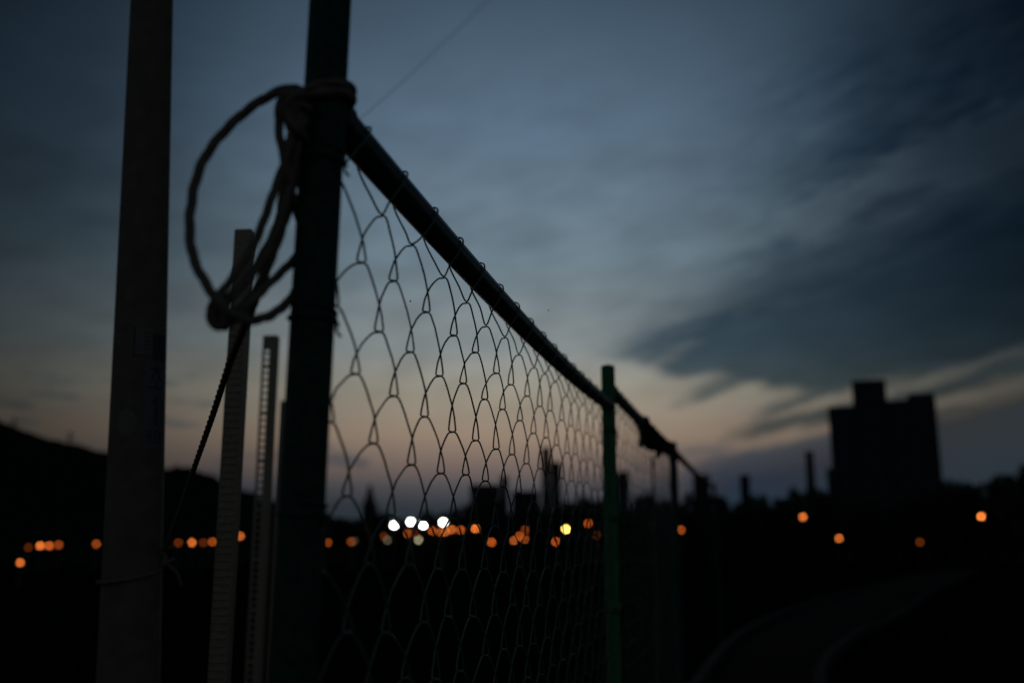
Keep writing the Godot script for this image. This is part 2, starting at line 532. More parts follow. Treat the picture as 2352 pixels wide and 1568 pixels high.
func floodlight(x: float, y: float, dist: float, power: float, label: String) -> void:
	var p := ahead(x, y, dist)
	var high := p.y
	var o := thing("floodlight", label, "floodlight", Vector3(p.x, 0, p.z), atan2(-p.x, -p.z), "white floodlights at the far pitch")
	var st := begin()
	lathe(st, PackedVector2Array([Vector2(0.12, -0.1), Vector2(0.12, 0.1), Vector2(0.07, 0.2), Vector2(0.05, high - 0.42), Vector2(0.0, high - 0.42)]), 8)
	put(o, "pole", st.commit(), mats.lamp_iron)
	st = begin()
	box(st, Vector3(0, high, -0.08), Vector3(0.46, 0.40, 0.14), Basis.IDENTITY, 0.02)
	box(st, Vector3(0, high - 0.36, -0.05), Vector3(0.5, 0.05, 0.05))
	for s in [-1.0, 1.0]: box(st, Vector3(s * 0.25, high - 0.17, -0.05), Vector3(0.03, 0.4, 0.05))
	put(o, "housing", st.commit(), mats.lamp_iron)
	st = begin()
	box(st, Vector3(0, high, 0.0), Vector3(0.36, 0.30, 0.02))
	put(o, "lamp_face", st.commit(), glow("flood %.1f" % power, Vector3(1.0, 0.98, 0.86), power))
	var l := OmniLight3D.new()
	l.name = "flood_light"
	l.position = Vector3(0, high, 0.05)
	l.light_color = Color(1.0, 0.97, 0.85)
	l.light_energy = power * 0.03
	l.omni_range = 60.0
	l.omni_attenuation = 2.0
	l.light_size = 0.2
	l.shadow_enabled = true
	o.add_child(l)

func hill(called: String, azs: Array, els: Array, near_: float, crest: float, seed_: int) -> void:
	var fn := FastNoiseLite.new()
	fn.seed = seed_; fn.frequency = 0.02; fn.fractal_octaves = 4
	var st := begin()
	var across := 150
	var steps := 26
	var grid: Array = []
	for i in across + 1:
		var az: float = lerpf(azs[0], azs[-1], float(i) / across)
		var k := 0
		while k < azs.size() - 2 and azs[k + 1] < az: k += 1
		var f: float = (az - azs[k]) / (azs[k + 1] - azs[k])
		var el: float = lerpf(els[k], els[k + 1], f)
		var top := EYE + crest * tan(deg_to_rad(el))
		var line := PackedVector3Array()
		for j in steps + 1:
			var t := float(j) / steps
			var dist := lerpf(near_, crest * 1.5, t)
			var tc := (crest - near_) / (crest * 1.5 - near_)
			var hgt := top * (sin(PI * 0.5 * t / tc) if t < tc else cos(PI * 0.5 * (t - tc) / (1.0 - tc)))
			var p := Vector3(sin(deg_to_rad(az)) * dist, 0, -cos(deg_to_rad(az)) * dist)
			hgt += (fn.get_noise_2d(p.x, p.z) * 3.2 + fn.get_noise_2d(p.x * 6.0, p.z * 6.0) * 1.6) * smoothstep(0.0, 12.0, hgt) * (crest / 500.0)
			p.y = maxf(hgt, 0.0) - 0.3
			line.append(p)
		grid.append(line)
	for i in across:
		for j in steps:
			flat(st, grid[i][j], grid[i + 1][j], grid[i + 1][j + 1], grid[i][j + 1], Vector3.UP)
	tag(put(self, called, st.commit(), mats.forest), "", "", "", "structure")

func pylon(x: float, y_top: float, y_foot: float, dist: float, label: String) -> void:
	var p := ahead(x, y_top, dist)
	var q := ahead(x, y_foot, dist)
	var high := p.y - q.y + dist * 0.006
	var o := thing("power_pylon", label, "pylon", Vector3(q.x, q.y - dist * 0.006, q.z), 0.6, "pylons on the left ridge")
	var half := high * 0.11
	var r := dist * 0.00035
	for s in [Vector2(-1, -1), Vector2(1, -1), Vector2(1, 1), Vector2(-1, 1)]:
		var st := begin()
		tube(st, PackedVector3Array([Vector3(s.x * half, 0, s.y * half), Vector3(s.x * half * 0.3, high * 0.6, s.y * half * 0.3), Vector3(s.x * half * 0.08, high, s.y * half * 0.08)]), r, 5)
		put(o, "leg", st.commit(), mats.lamp_iron)
	var lat := begin()
	for k in 9:
		var t0 := k / 9.0; var t1 := (k + 1) / 9.0
		var w0 := half * lerpf(1.0, 0.1, minf(1.0, t0 * 1.25)); var w1 := half * lerpf(1.0, 0.1, minf(1.0, t1 * 1.25))
		for s in [Vector2(-1, -1), Vector2(1, -1), Vector2(1, 1), Vector2(-1, 1)]:
			var n := Vector2(-s.y, s.x)
			tube(lat, PackedVector3Array([Vector3(s.x * w0, high * t0, s.y * w0), Vector3(n.x * w1, high * t1, n.y * w1)]), r * 0.5, 4)
	put(o, "lattice", lat.commit(), mats.lamp_iron)
	for k in 3:
		var st := begin()
		var y := high * (0.66 + 0.13 * k)
		var reach := half * (1.5 - 0.2 * k)
		tube(st, PackedVector3Array([Vector3(-reach, y, 0), Vector3(0, y + high * 0.015, 0), Vector3(reach, y, 0)]), r * 0.9, 5)
		put(o, "cross_arm", st.commit(), mats.lamp_iron)

# ------------------------------------------------------------------ the utility pole's stickers
var pole_foot := Vector3.ZERO
func pole_radius(y: float) -> float: return lerpf(0.0805, 0.0500, y / 3.2)

# a sheet that lies on the round pole: from one bearing to another, from one height to another
func patch(parent: Node3D, called: String, b0: float, b1: float, y0: float, y1: float, proud: float, mat: Material, round_ := false) -> MeshInstance3D:
	var st := begin()
	var nx := 14
	var ny := 14
	var g: Array = []
	for i in nx + 1:
		var line: Array = []
		for j in ny + 1:
			var s := i * 2.0 / nx - 1.0
			var t := j * 2.0 / ny - 1.0
			if round_:
				var q := Vector2(s * sqrt(1.0 - t * t * 0.5), t * sqrt(1.0 - s * s * 0.5))
				s = q.x; t = q.y
			var b := lerpf(b0, b1, s * 0.5 + 0.5)
			var y := lerpf(y0, y1, t * 0.5 + 0.5)
			var n := Vector3(sin(b), 0, cos(b))
			line.append([n * (pole_radius(y) + proud) + Vector3.UP * y, n, Vector2(s * 0.5 + 0.5, 0.5 - t * 0.5)])
		g.append(line)
	for i in nx:
		for j in ny:
			var a: Array = g[i][j]; var b: Array = g[i + 1][j]; var c: Array = g[i + 1][j + 1]; var d: Array = g[i][j + 1]
			tri(st, a[0], b[0], c[0], a[1], b[1], c[1], a[2], b[2], c[2])
			tri(st, a[0], c[0], d[0], a[1], c[1], d[1], a[2], c[2], d[2])
	return put(parent, called, st.commit(), mat)

func stroke(im: Image, a: Vector2, b: Vector2, w: float, c: Color) -> void:
	var n := int(a.distance_to(b)) + 1
	for i in n + 1:
		var p := a.lerp(b, float(i) / n)
		im.fill_rect(Rect2i(int(p.x - w * 0.5), int(p.y - w * 0.5), int(w), int(w)), c)

func printed(im: Image) -> StandardMaterial3D:
	var m := StandardMaterial3D.new()
	m.resource_name = "printed sticker"
	m.albedo_texture = ImageTexture.create_from_image(im)
	m.roughness = 0.5
	return m

# ------------------------------------------------------------------ the scene
func _ready() -> void:
	rng.seed = 20
	var cam := Camera3D.new()
	cam.name = "camera"
	cam.position = Vector3(0, EYE, 0)
	cam.rotation = Vector3(PITCH, 0, 0)
	cam.fov = 37.85
	cam.near = 0.05
	cam.far = 6000.0
	var lens_ := CameraAttributesPhysical.new()
	lens_.frustum_focal_length = 35.0
	lens_.frustum_focus_distance = 1.75
	lens_.exposure_aperture = 2.1
	lens_.frustum_near = 0.05
	lens_.frustum_far = 6000.0
	cam.attributes = lens_
	add_child(cam)
	cam.current = true

	var we := WorldEnvironment.new()
	we.name = "world_environment"
	var env := Environment.new()
	env.background_mode = Environment.BG_SKY
	env.tonemap_mode = Environment.TONE_MAPPER_LINEAR
	env.tonemap_exposure = 1.0
	env.sdfgi_enabled = true
	env.ssao_enabled = true
	env.ssil_enabled = true
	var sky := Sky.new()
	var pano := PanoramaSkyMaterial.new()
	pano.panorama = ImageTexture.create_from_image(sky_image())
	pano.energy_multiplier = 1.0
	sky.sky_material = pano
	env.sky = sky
	we.environment = env
	add_child(we)

	var sun := DirectionalLight3D.new()
	sun.name = "sun"
	sun.rotation = Vector3(deg_to_rad(-3.0), PI, 0)
	sun.light_color = Color(1.0, 0.78, 0.62)
	sun.light_energy = 0.006
	sun.light_angular_distance = 12.0
	sun.shadow_enabled = true
	add_child(sun)

	# ---------------- materials
	mottle(paint("soil_grass", Color(0.008, 0.012, 0.008), 1.0, 0.0, 0.0), 3, 0.02, 0.35, 0.22)
	paint("grass_blade", Color(0.016, 0.026, 0.010), 0.9, 0.0, 0.2)
	mottle(paint("asphalt", Color(0.010, 0.0105, 0.014), 0.95, 0.0, 0.1), 8, 0.06, 0.55, 0.6)
	mottle(paint("kerb_concrete", Color(0.06, 0.06, 0.055), 0.9, 0.0, 0.2), 12, 0.03, 0.55, 1.5)
	paint("forest", Color(0.016, 0.022, 0.014), 1.0, 0.0, 0.0)
	paint("leaf", Color(0.03, 0.045, 0.022), 0.8, 0.0, 0.2)
	paint("needle", Color(0.022, 0.035, 0.02), 0.8, 0.0, 0.2)
	paint("bark", Color(0.06, 0.045, 0.035), 0.95)
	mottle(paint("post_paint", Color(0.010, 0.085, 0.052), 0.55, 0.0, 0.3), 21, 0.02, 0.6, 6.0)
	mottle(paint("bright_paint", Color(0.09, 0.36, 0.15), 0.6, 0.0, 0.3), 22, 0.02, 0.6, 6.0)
	mottle(paint("rail_paint", Color(0.012, 0.06, 0.048), 0.35, 0.0, 0.5), 23, 0.02, 0.6, 7.0)
	paint("wire_coat", Color(0.115, 0.17, 0.135), 0.35, 0.0, 0.5)
	paint("tie_metal", Color(0.02, 0.06, 0.05), 0.5, 0.1)
	mottle(paint("pole_concrete", Color(0.215, 0.175, 0.12), 0.75, 0.0, 0.4), 31, 0.012, 0.78, 2.5, 0.05)
	mottle(paint("rope_fibre", Color(0.36, 0.30, 0.225), 0.95, 0.0, 0.1), 41, 0.05, 0.55, 14.0)
	mottle(paint("galvanised", Color(0.50, 0.41, 0.275), 0.5, 0.15), 51, 0.03, 0.7, 5.0)
	paint("rust_brown", Color(0.10, 0.055, 0.035), 0.85)
	paint("dark_cloth", Color(0.018, 0.016, 0.015), 0.95, 0.0, 0.1)
	paint("wall_grey", Color(0.030, 0.033, 0.038), 0.85)
	paint("wall_beige", Color(0.24, 0.21, 0.18), 0.85)
	paint("wall_dark", Color(0.025, 0.026, 0.028), 0.85)
	paint("trim", Color(0.045, 0.046, 0.05), 0.8)
	paint("dark_glass", Color(0.02, 0.022, 0.026), 0.5, 0.0, 0.2)
	paint("lamp_iron", Color(0.045, 0.045, 0.045), 0.6)
	paint("sign_red", Color(0.35, 0.03, 0.02), 0.6)
	paint("insect_body", Color(0.01, 0.01, 0.01), 0.6)

	# ---------------- the ground, the path and the hills
	var st := begin()
	var gn := FastNoiseLite.new()
	gn.seed = 2; gn.frequency = 0.25
	var rings := [0.0, 0.6, 1.2, 2.0, 3.0, 4.5, 6.5, 9.0, 13.0, 20.0, 35.0, 70.0, 150.0, 400.0, 1200.0, 3200.0]
	for i in rings.size() - 1:
		for k in 48:
			var q: Array = []
			for c in [[i, k], [i, k + 1], [i + 1, k + 1], [i + 1, k]]:
				var a: float = TAU * c[1] / 48.0
				var p := Vector3(cos(a) * rings[c[0]], 0, sin(a) * rings[c[0]])
				p.y = gn.get_noise_2d(p.x, p.z) * 0.05 * smoothstep(60.0, 20.0, rings[c[0]]) - 0.02
				q.append(p)
			flat(st, q[0], q[1], q[2], q[3], Vector3.UP)
	tag(put(self, "ground", st.commit(), mats.soil_grass), "", "", "", "structure")

	# the path sweeps away to the right
	var left_edge := PackedVector3Array([Vector3(0.95, 0, 1.0), Vector3(1.0, 0, -4.0), Vector3(1.42, 0, -8.0), Vector3(2.0, 0, -10.6), Vector3(3.9, 0, -16.9), Vector3(7.1, 0, -24.8), Vector3(15.5, 0, -43.0), Vector3(40.0, 0, -95.0)])
	var right_edge := PackedVector3Array([Vector3(2.15, 0, 1.0), Vector3(2.15, 0, -4.0), Vector3(2.55, 0, -8.0), Vector3(3.15, 0, -10.9), Vector3(5.15, 0, -15.8), Vector3(8.5, 0, -22.5), Vector3(17.0, 0, -40.5), Vector3(43.0, 0, -92.0)])
	var le := smooth(left_edge, 8)
	var re := smooth(right_edge, 8)
	st = begin()
	for i in le.size() - 1:
		flat(st, le[i] + Vector3.UP * 0.035, le[i + 1] + Vector3.UP * 0.035, re[i + 1] + Vector3.UP * 0.035, re[i] + Vector3.UP * 0.035, Vector3.UP)
		flat(st, le[i] + Vector3.UP * 0.035, le[i + 1] + Vector3.UP * 0.035, le[i + 1] + Vector3.DOWN * 0.1, le[i] + Vector3.DOWN * 0.1, Vector3.LEFT)
	tag(put(self, "path", st.commit(), mats.asphalt), "", "", "", "structure")
	var stone_long := 0.9
	var sb := begin()
	box(sb, Vector3(0, 0.02, 0), Vector3(0.12, 0.2, stone_long - 0.012), Basis.IDENTITY, 0.012)
	var stone := sb.commit()
	for side in 2:
		var kerb := Node3D.new()
		kerb.name = "kerb" if side == 0 else "kerb_001"
		add_child(kerb)
		tag(kerb, "", "", "", "structure")
		var line := even(le if side == 0 else re, stone_long)
		for i in mini(line.size() - 1, 75):
			var o := put(kerb, "kerb_stone", stone, mats.kerb_concrete, (line[i] + line[i + 1]) * 0.5 + Vector3(-0.07 if side == 0 else 0.07, rng.randf_range(-0.006, 0.006), 0), atan2(line[i + 1].x - line[i].x, line[i + 1].z - line[i].z) + rng.randf_range(-0.01, 0.01))
			o.scale.y = rng.randf_range(0.97, 1.03)

	# grass: blades in tufts, thick near the fence
	var bst := begin()
	for i in 9:
		var a := rng.randf() * TAU
		var lean := rng.randf_range(0.02, 0.09)
		var hgt := rng.randf_range(0.09, 0.24)
		var root := Vector3(cos(a * 3.0), 0, sin(a * 2.0)) * 0.03
		var w := Vector3(-sin(a), 0, cos(a)) * 0.0035
		var d := Vector3(cos(a), 0, sin(a))
		var n := (d + Vector3.UP).normalized()
		tri(bst, root - w, root + w, root + d * lean * 0.4 + Vector3.UP * hgt * 0.6 + w * 0.7, n, n, n)
		tri(bst, root - w, root + d * lean * 0.4 + Vector3.UP * hgt * 0.6 + w * 0.7, root + d * lean * 0.4 + Vector3.UP * hgt * 0.6 - w * 0.7, n, n, n)
		tri(bst, root + d * lean * 0.4 + Vector3.UP * hgt * 0.6 - w * 0.7, root + d * lean * 0.4 + Vector3.UP * hgt * 0.6 + w * 0.7, root + d * lean + Vector3.UP * hgt, n, n, n)
	var mm := MultiMesh.new()
	mm.transform_format = MultiMesh.TRANSFORM_3D
	mm.mesh = bst.commit()
	mm.mesh.surface_set_material(0, mats.grass_blade)
	var spots: Array[Transform3D] = []
	for i in 16000:
		var dist := 0.7 + 34.0 * pow(rng.randf(), 1.8)
		var az := rng.randf_range(-1.1, 1.1)
		var p := Vector3(sin(az) * dist, -0.02, -cos(az) * dist)
		var on_path := false
		for k in le.size():
			if absf(le[k].z - p.z) < 2.5 and p.x > le[k].x - 0.25 and p.x < re[k].x + 0.3 and absf(le[k].z - p.z) < 1.4: on_path = true
		if on_path: continue
		spots.append(Transform3D(Basis(Vector3.UP, rng.randf() * TAU).scaled(Vector3.ONE * rng.randf_range(0.6, 1.5)), p))
	mm.instance_count = spots.size()
	for i in spots.size(): mm.set_instance_transform(i, spots[i])
	var gr := MultiMeshInstance3D.new()
	gr.name = "grass"
	gr.multimesh = mm
	gr.material_override = mats.grass_blade
	add_child(gr)
	tag(gr, "dark short grass covering the ground round the fence", "grass", "", "stuff")

	hill("hill", [-75.0, -60.0, -45.0, -36.0, -30.0, -27.2, -25.5, -23.2, -20.8, -19.0, -16.0, -12.0, -8.0], [1.5, 4.0, 8.0, 8.8, 7.2, 5.9, 5.3, 4.75, 4.2, 3.7, 2.6, 1.2, 0.2], 120.0, 420.0, 4)
	hill("hill", [-40.0, -26.0, -21.5, -19.2, -18.0, -16.8, -15.5, -13.8, -12.6, -11.0, -8.0, -3.0], [1.0, 2.2, 3.5, 4.35, 4.45, 4.1, 3.55, 2.75, 2.45, 2.0, 1.5, 0.5], 480.0, 800.0, 9)

	# ---------------- the fence
	var r1 := at(745, 240, 1.146)
	var r2 := at(1398, 930, 3.46); r2.y = r1.y
	var r2b := r2 + Vector3(0, 0.062, 0)
	var r3 := at(1546, 1034, 5.85)
	var r4 := at(1642, 1118, 14.2)
	var fence := thing("chain_link_fence", "green wire mesh fence on pipe posts running away from the camera", "fence")
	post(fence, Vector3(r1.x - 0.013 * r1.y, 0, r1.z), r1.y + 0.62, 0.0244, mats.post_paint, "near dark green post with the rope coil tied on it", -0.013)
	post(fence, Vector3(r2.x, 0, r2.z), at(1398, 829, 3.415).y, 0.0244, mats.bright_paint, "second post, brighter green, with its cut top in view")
	post(fence, Vector3(r3.x, 0, r3.z), r3.y + 0.05, 0.0244, mats.post_paint)
	post(fence, Vector3(r4.x, 0, r4.z), r4.y + 0.05, 0.0244, mats.post_paint)
	fence_span(fence, 0, r1, r2, 0.026, 1.74, true)
	fence_span(fence, 1, r2b, r3, 0.012, 1.8, false)
	fence_span(fence, 2, r3, r4, 0.03, 0.0, false)
	for y in [r1.y - 0.075, r1.y - 0.26, r1.y - 0.47, r1.y - 0.66, r1.y - 0.95, r1.y - 1.25]:
		tie(fence, Vector3(r1.x - 0.013 * (r1.y - y), 0, r1.z), y, 0.0244, mats.tie_metal)
	for y in [r2.y - 0.1, r2.y - 0.4, r2.y - 0.7, r2.y - 1.0, r2.y - 1.3]:
		tie(fence, Vector3(r2.x, 0, r2.z), y, 0.0244, mats.tie_metal)
	# rail brackets at the posts
	for q in [[r1, r2, 0.03], [r2b, r3, 0.03], [r2, r1, 0.03]]:
		st = begin()
		var dir: Vector3 = (q[1] - q[0]).normalized()
		tube(st, PackedVector3Array([q[0] + dir * 0.02, q[0] + dir * 0.045]), 0.0232, 20)
		put(fence, "rail_collar", st.commit(), mats.rail_paint)

	# bundle of cloth hung on the second rail
	var dir2 := (r3 - r2b).normalized()
	var near2 := Vector3(-dir2.z, 0, dir2.x).normalized()
	var cloth := thing("cloth_bundle", "dark folded cloth slung over the rail between second and third post", "cloth", Vector3.ZERO)
	var l2 := r2b.distance_to(r3)
	for half in 2:
		st = begin()
		var g: Array = []
		var nx := 26
		var ny := 12
		for i in nx + 1:
			var t := float(i) / nx
			var line := PackedVector3Array()
			var drop := 0.035 + 0.085 * smoothstep(0.0, 0.14, t) * smoothstep(1.0, 0.72, t) * (0.88 + 0.12 * sin(t * 17.0)) + 0.012 * half * sin(t * 9.0)
			for j in ny + 1:
				var s := float(j) / ny
				var v := (0.026 + 0.012 * sin(t * 31.0 + s * 3.0) * s + 0.02 * s * (1.0 - s)) * (1.0 if half == 0 else -1.0)
				var up := 0.026
				if s < 0.15: v *= s / 0.15
				line.append(r2b + dir2 * l2 * lerpf(0.38, 0.86, t) + near2 * v + Vector3.UP * (up - drop * s - 0.008))
			g.append(line)
		for i in nx:
			for j in ny:
				flat(st, g[i][j], g[i + 1][j], g[i + 1][j + 1], g[i][j + 1], near2 if half == 0 else -near2)
		put(cloth, "fold", st.commit(), mats.dark_cloth)
	# thin stake beyond the mesh
	var sp := at(1499, 1048, 6.4)
	st = begin()
	tube(st, PackedVector3Array([Vector3(sp.x - 0.02, -0.2, sp.z), Vector3(sp.x, sp.y * 0.5, sp.z), sp]), [0.011, 0.010, 0.008], 8)
	tag(put(self, "garden_stake", st.commit(), mats.rust_brown), "thin brown stake standing just beyond the mesh under the cloth", "stake")

	# ---------------- utility pole
	var pm := at(322, 760, 2.5)
	var lean := 0.044                       # the pole leans a little to the left
	pole_foot = Vector3(pm.x + lean * pm.y, 0, pm.z)
	var pole := thing("utility_pole", "thick tapering concrete pole with stickers at the left", "pole", pole_foot)
	st = begin()
	var prof := PackedVector2Array([Vector2(pole_radius(0.0), -0.3)])
	for i in 17: prof.append(Vector2(pole_radius(i * 0.2), i * 0.2))
	prof.append(Vector2(0.05, 3.6)); prof.append(Vector2(0.0, 3.61))
	lathe(st, prof, 48)
	put(pole, "shaft", st.commit(), mats.pole_concrete)
	pole.rotation.z = lean
	var to_cam := atan2(-pole_foot.x, -pole_foot.z)          # bearing of the side that faces the camera
	var ink := Color(0.16, 0.16, 0.16)
	var im := Image.create(160, 420, false, Image.FORMAT_RGB8)
	im.fill(Color(0.37, 0.39, 0.39))
	for q in [[80, 14, 80, 30], [40, 42, 120, 42], [80, 42, 46, 92], [80, 48, 116, 92], [80, 96, 80, 128], [26, 132, 134, 132]]:
		stroke(im, Vector2(q[0], q[1]), Vector2(q[2], q[3]), 11, ink)
	stroke(im, Vector2(84, 180), Vector2(84, 306), 17, ink)
	stroke(im, Vector2(84, 182), Vector2(62, 200), 11, ink)
	stroke(im, Vector2(138, 182), Vector2(138, 306), 12, ink)
	for q in [[30, 340, 30, 392], [52, 340, 52, 392], [30, 366, 52, 366], [72, 340, 96, 340], [84, 340, 84, 392], [70, 392, 98, 392], [112, 340, 112, 392], [112, 340, 136, 366], [136, 340, 136, 392]]:
		stroke(im, Vector2(q[0], q[1]), Vector2(q[2], q[3]), 8, ink)
	var py := func(y: float) -> float: return at(322, y, 2.5).y
	var s1 := patch(pole, "number_sticker", to_cam + 0.22, to_cam + 1.15, py.call(1040.0), py.call(838.0), 0.0008, printed(im))
	s1.set_meta("label", "tall pale sticker with dark characters")
	im = Image.create(128, 220, false, Image.FORMAT_RGB8)
	im.fill(Color(0.41, 0.39, 0.35))
	for q in [[6, 4, 6, 216], [6, 212, 122, 212]]: stroke(im, Vector2(q[0], q[1]), Vector2(q[2], q[3]), 9, ink)
	for k in 5: stroke(im, Vector2(70, 40 + 30 * k), Vector2(70 + 38 - 5 * (k % 3), 40 + 30 * k), 9, ink)
	patch(pole, "notice", to_cam - 0.22, to_cam + 0.55, py.call(835.0) + 0.004, py.call(762.0), 0.0006, printed(im))
	patch(pole, "torn_sticker", to_cam + 0.5, to_cam + 1.25, py.call(836.0), py.call(775.0), 0.0012, paint("old_paper", Color(0.05, 0.05, 0.055), 0.7))
	patch(pole, "round_patch", to_cam - 0.78, to_cam + 0.02, py.call(1012.0), py.call(950.0), 0.0007, paint("pale_patch", Color(0.20, 0.18, 0.145), 0.8), true)

	# ---------------- marker posts in a row behind the near post
	var rows := [[563.0, 530.0, 2.6, 0.046], [619.0, 770.0, 4.1, 0.056], [657.0, 921.0, 6.3, 0.06]]
	var words := ["tallest looking of the ribbed steel marker posts, left of the rope's end", "perforated steel marker post, sky showing through its column of holes", "farthest ribbed marker post, half hidden by the near green post"]
	for i in 3:
		var q: Array = rows[i]
		var top := at(q[0], q[1], q[2])
		var w: float = q[3]
		var o := thing("marker_post", words[i], "post", Vector3(top.x, 0, top.z), atan2(-top.x, -top.z) - 0.36, "steel marker posts in a row")
		var high := top.y
		st = begin()
		if i != 1:
			box(st, Vector3(0, high * 0.5 - 0.15, 0), Vector3(w, high + 0.3, w * 0.8), Basis.IDENTITY, 0.0025)
			put(o, "shaft", st.commit(), mats.galvanised)
			st = begin()
			for k in int((high - 0.25) / 0.018):
				tube(st, PackedVector3Array([Vector3(-w * 0.42, 0.06 + k * 0.018, w * 0.4 - 0.0035), Vector3(w * 0.42, 0.06 + k * 0.018, w * 0.4 - 0.0035)]), 0.0056, 8)
			tag(put(o, "rib", st.commit(), mats.galvanised), "", "", "", "stuff")
		else:
			var hole := 0.020
			var pitch := 0.0275
			var x0 := -w * 0.5
			# front flange: a solid strip, the holes, a solid strip; then the web turned back
			var z := 0.0
			box(st, Vector3(x0 + 0.005, high * 0.5 - 0.15, z), Vector3(0.010, high + 0.3, 0.003))
			box(st, Vector3(x0 + 0.010 + hole + 0.0145 - 0.0015, high * 0.5 - 0.15, z), Vector3(0.026, high + 0.3, 0.003))
			var n := int((high - 0.08) / pitch)
			var y_low := high - 0.075 - (n - 1) * pitch
			for k in n:
				var gap := pitch - hole
				box(st, Vector3(x0 + 0.010 + hole * 0.5, y_low + k * pitch, z), Vector3(hole, gap if k % 7 != 3 else gap * 1.9, 0.003))
			box(st, Vector3(x0 + 0.010 + hole * 0.5, high - 0.03, z), Vector3(hole, 0.06, 0.003))
			put(o, "front_flange", st.commit(), mats.galvanised)
			st = begin()
			box(st, Vector3(w * 0.5 - 0.0015, high * 0.5 - 0.15, -0.022), Vector3(0.003, high + 0.3, 0.041))
			put(o, "side_flange", st.commit(), mats.galvanised)

	# ---------------- the rope
	var rope := thing("rope", "brown twisted rope coiled on the near post and tied across to the pole", "rope", Vector3.ZERO)
	var cx := func(x: float, y: float, z: float) -> Vector3: return at(386.8 + x * 0.4317, 128.9 + y * 0.4317, z)
	var pc := Vector3(r1.x, 0, r1.z)
	var strands := [
		[Vector3(720, 200, 1.12), Vector3(680, 172, 1.11), Vector3(620, 176, 1.1), Vector3(560, 198, 1.1), Vector3(440, 270, 1.1), Vector3(310, 385, 1.09), Vector3(210, 510, 1.08), Vector3(150, 640, 1.07), Vector3(118, 800, 1.06), Vector3(112, 950, 1.05), Vector3(136, 1085, 1.04), Vector3(190, 1195, 1.03), Vector3(250, 1285, 1.02), Vector3(330, 1365, 1.02), Vector3(420, 1403, 1.03), Vector3(520, 1388, 1.05), Vector3(605, 1335, 1.08), Vector3(670, 1260, 1.11), Vector3(730, 1120, 1.12), Vector3(740, 900, 1.13), Vector3(700, 620, 1.13), Vector3(670, 400, 1.12)],
		[Vector3(700, 235, 1.1), Vector3(640, 195, 1.09), Vector3(592, 255, 1.09), Vector3(588, 400, 1.09), Vector3(618, 560, 1.09), Vector3(655, 720, 1.1), Vector3(690, 850, 1.12), Vector3(715, 970, 1.13), Vector3(690, 1050, 1.12), Vector3(620, 1130, 1.1), Vector3(545, 1200, 1.08), Vector3(460, 1285, 1.06), Vector3(390, 1345, 1.05), Vector3(320, 1385, 1.05), Vector3(250, 1400, 1.05), Vector3(225, 1350, 1.06), Vector3(262, 1275, 1.06)],
		[Vector3(690, 300, 1.1), Vector3(650, 420, 1.09), Vector3(618, 560, 1.09), Vector3(575, 680, 1.09), Vector3(532, 800, 1.08), Vector3(480, 940, 1.07), Vector3(410, 1080, 1.06), Vector3(340, 1180, 1.05), Vector3(280, 1260, 1.04), Vector3(232, 1330, 1.04), Vector3(225, 1400, 1.04), Vector3(262, 1440, 1.04), Vector3(310, 1420, 1.04)],
		[Vector3(715, 330, 1.11), Vector3(680, 480, 1.1), Vector3(652, 640, 1.1), Vector3(612, 800, 1.09), Vector3(560, 950, 1.08), Vector3(500, 1080, 1.07), Vector3(425, 1180, 1.06), Vector3(345, 1265, 1.05), Vector3(285, 1330, 1.05), Vector3(268, 1390, 1.05), Vector3(300, 1440, 1.05), Vector3(345, 1400, 1.06)],
		[Vector3(700, 420, 1.12), Vector3(668, 620, 1.11), Vector3(640, 800, 1.11), Vector3(600, 930, 1.1), Vector3(545, 1080, 1.09), Vector3(490, 1190, 1.09), Vector3(430, 1290, 1.08), Vector3(350, 1360, 1.07), Vector3(290, 1350, 1.07), Vector3(330, 1290, 1.08), Vector3(420, 1180, 1.09), Vector3(520, 1020, 1.1), Vector3(600, 840, 1.11), Vector3(660, 600, 1.12), Vector3(690, 380, 1.12)],
	]
	for s in strands:
		var keys := PackedVector3Array()
		for p in s: keys.append(cx.call(p.x, p.y, p.z))
		st = begin()
		tube(st, even(smooth(keys, 10), 0.004), 0.0058 if s[0].x > 715.0 and s.size() > 20 else 0.0053, 12, 3, 0.030)
		put(rope, "coil_strand", st.commit(), mats.rope_fibre)
	# turns round the post, and the knot beside it
	var turns := PackedVector3Array()
	var y_turn: float = at(745, 218, 1.14).y
	for i in 46:
		var a := PI * 1.0 + TAU * i / 20.0
		var rr := 0.0244 + 0.0056
		turns.append(pc + Vector3(cos(a) * rr * 1.04, y_turn + 0.010 - 0.0105 * i / 20.0 + 0.006 * cos(a), sin(a) * rr))
	turns.append(cx.call(690, 260, 1.1)); turns.append(cx.call(640, 320, 1.09)); turns.append(cx.call(660, 420, 1.1))
	st = begin()
	tube(st, even(smooth(turns, 4), 0.004), 0.0059, 12, 3, 0.030)
	put(rope, "post_wrap", st.commit(), mats.rope_fibre)
	var knot := PackedVector3Array()
	for p in [Vector3(720, 190, 1.1), Vector3(660, 215, 1.085), Vector3(625, 290, 1.085), Vector3(660, 370, 1.09), Vector3(715, 350, 1.11), Vector3(700, 270, 1.12), Vector3(655, 260, 1.1), Vector3(640, 340, 1.085), Vector3(690, 400, 1.09), Vector3(720, 440, 1.11), Vector3(690, 470, 1.12), Vector3(650, 410, 1.11)]: knot.append(cx.call(p.x, p.y, p.z))
	st = begin()
	tube(st, even(smooth(knot, 10), 0.004), 0.0059, 12, 3, 0.030)
	put(rope, "knot", st.commit(), mats.rope_fibre)
	# the line across to the pole, the turn round the pole, the loose ends
	var pr := pole_radius(1.25) + 0.0045
	var hitch := at(372, 1284, 2.42)
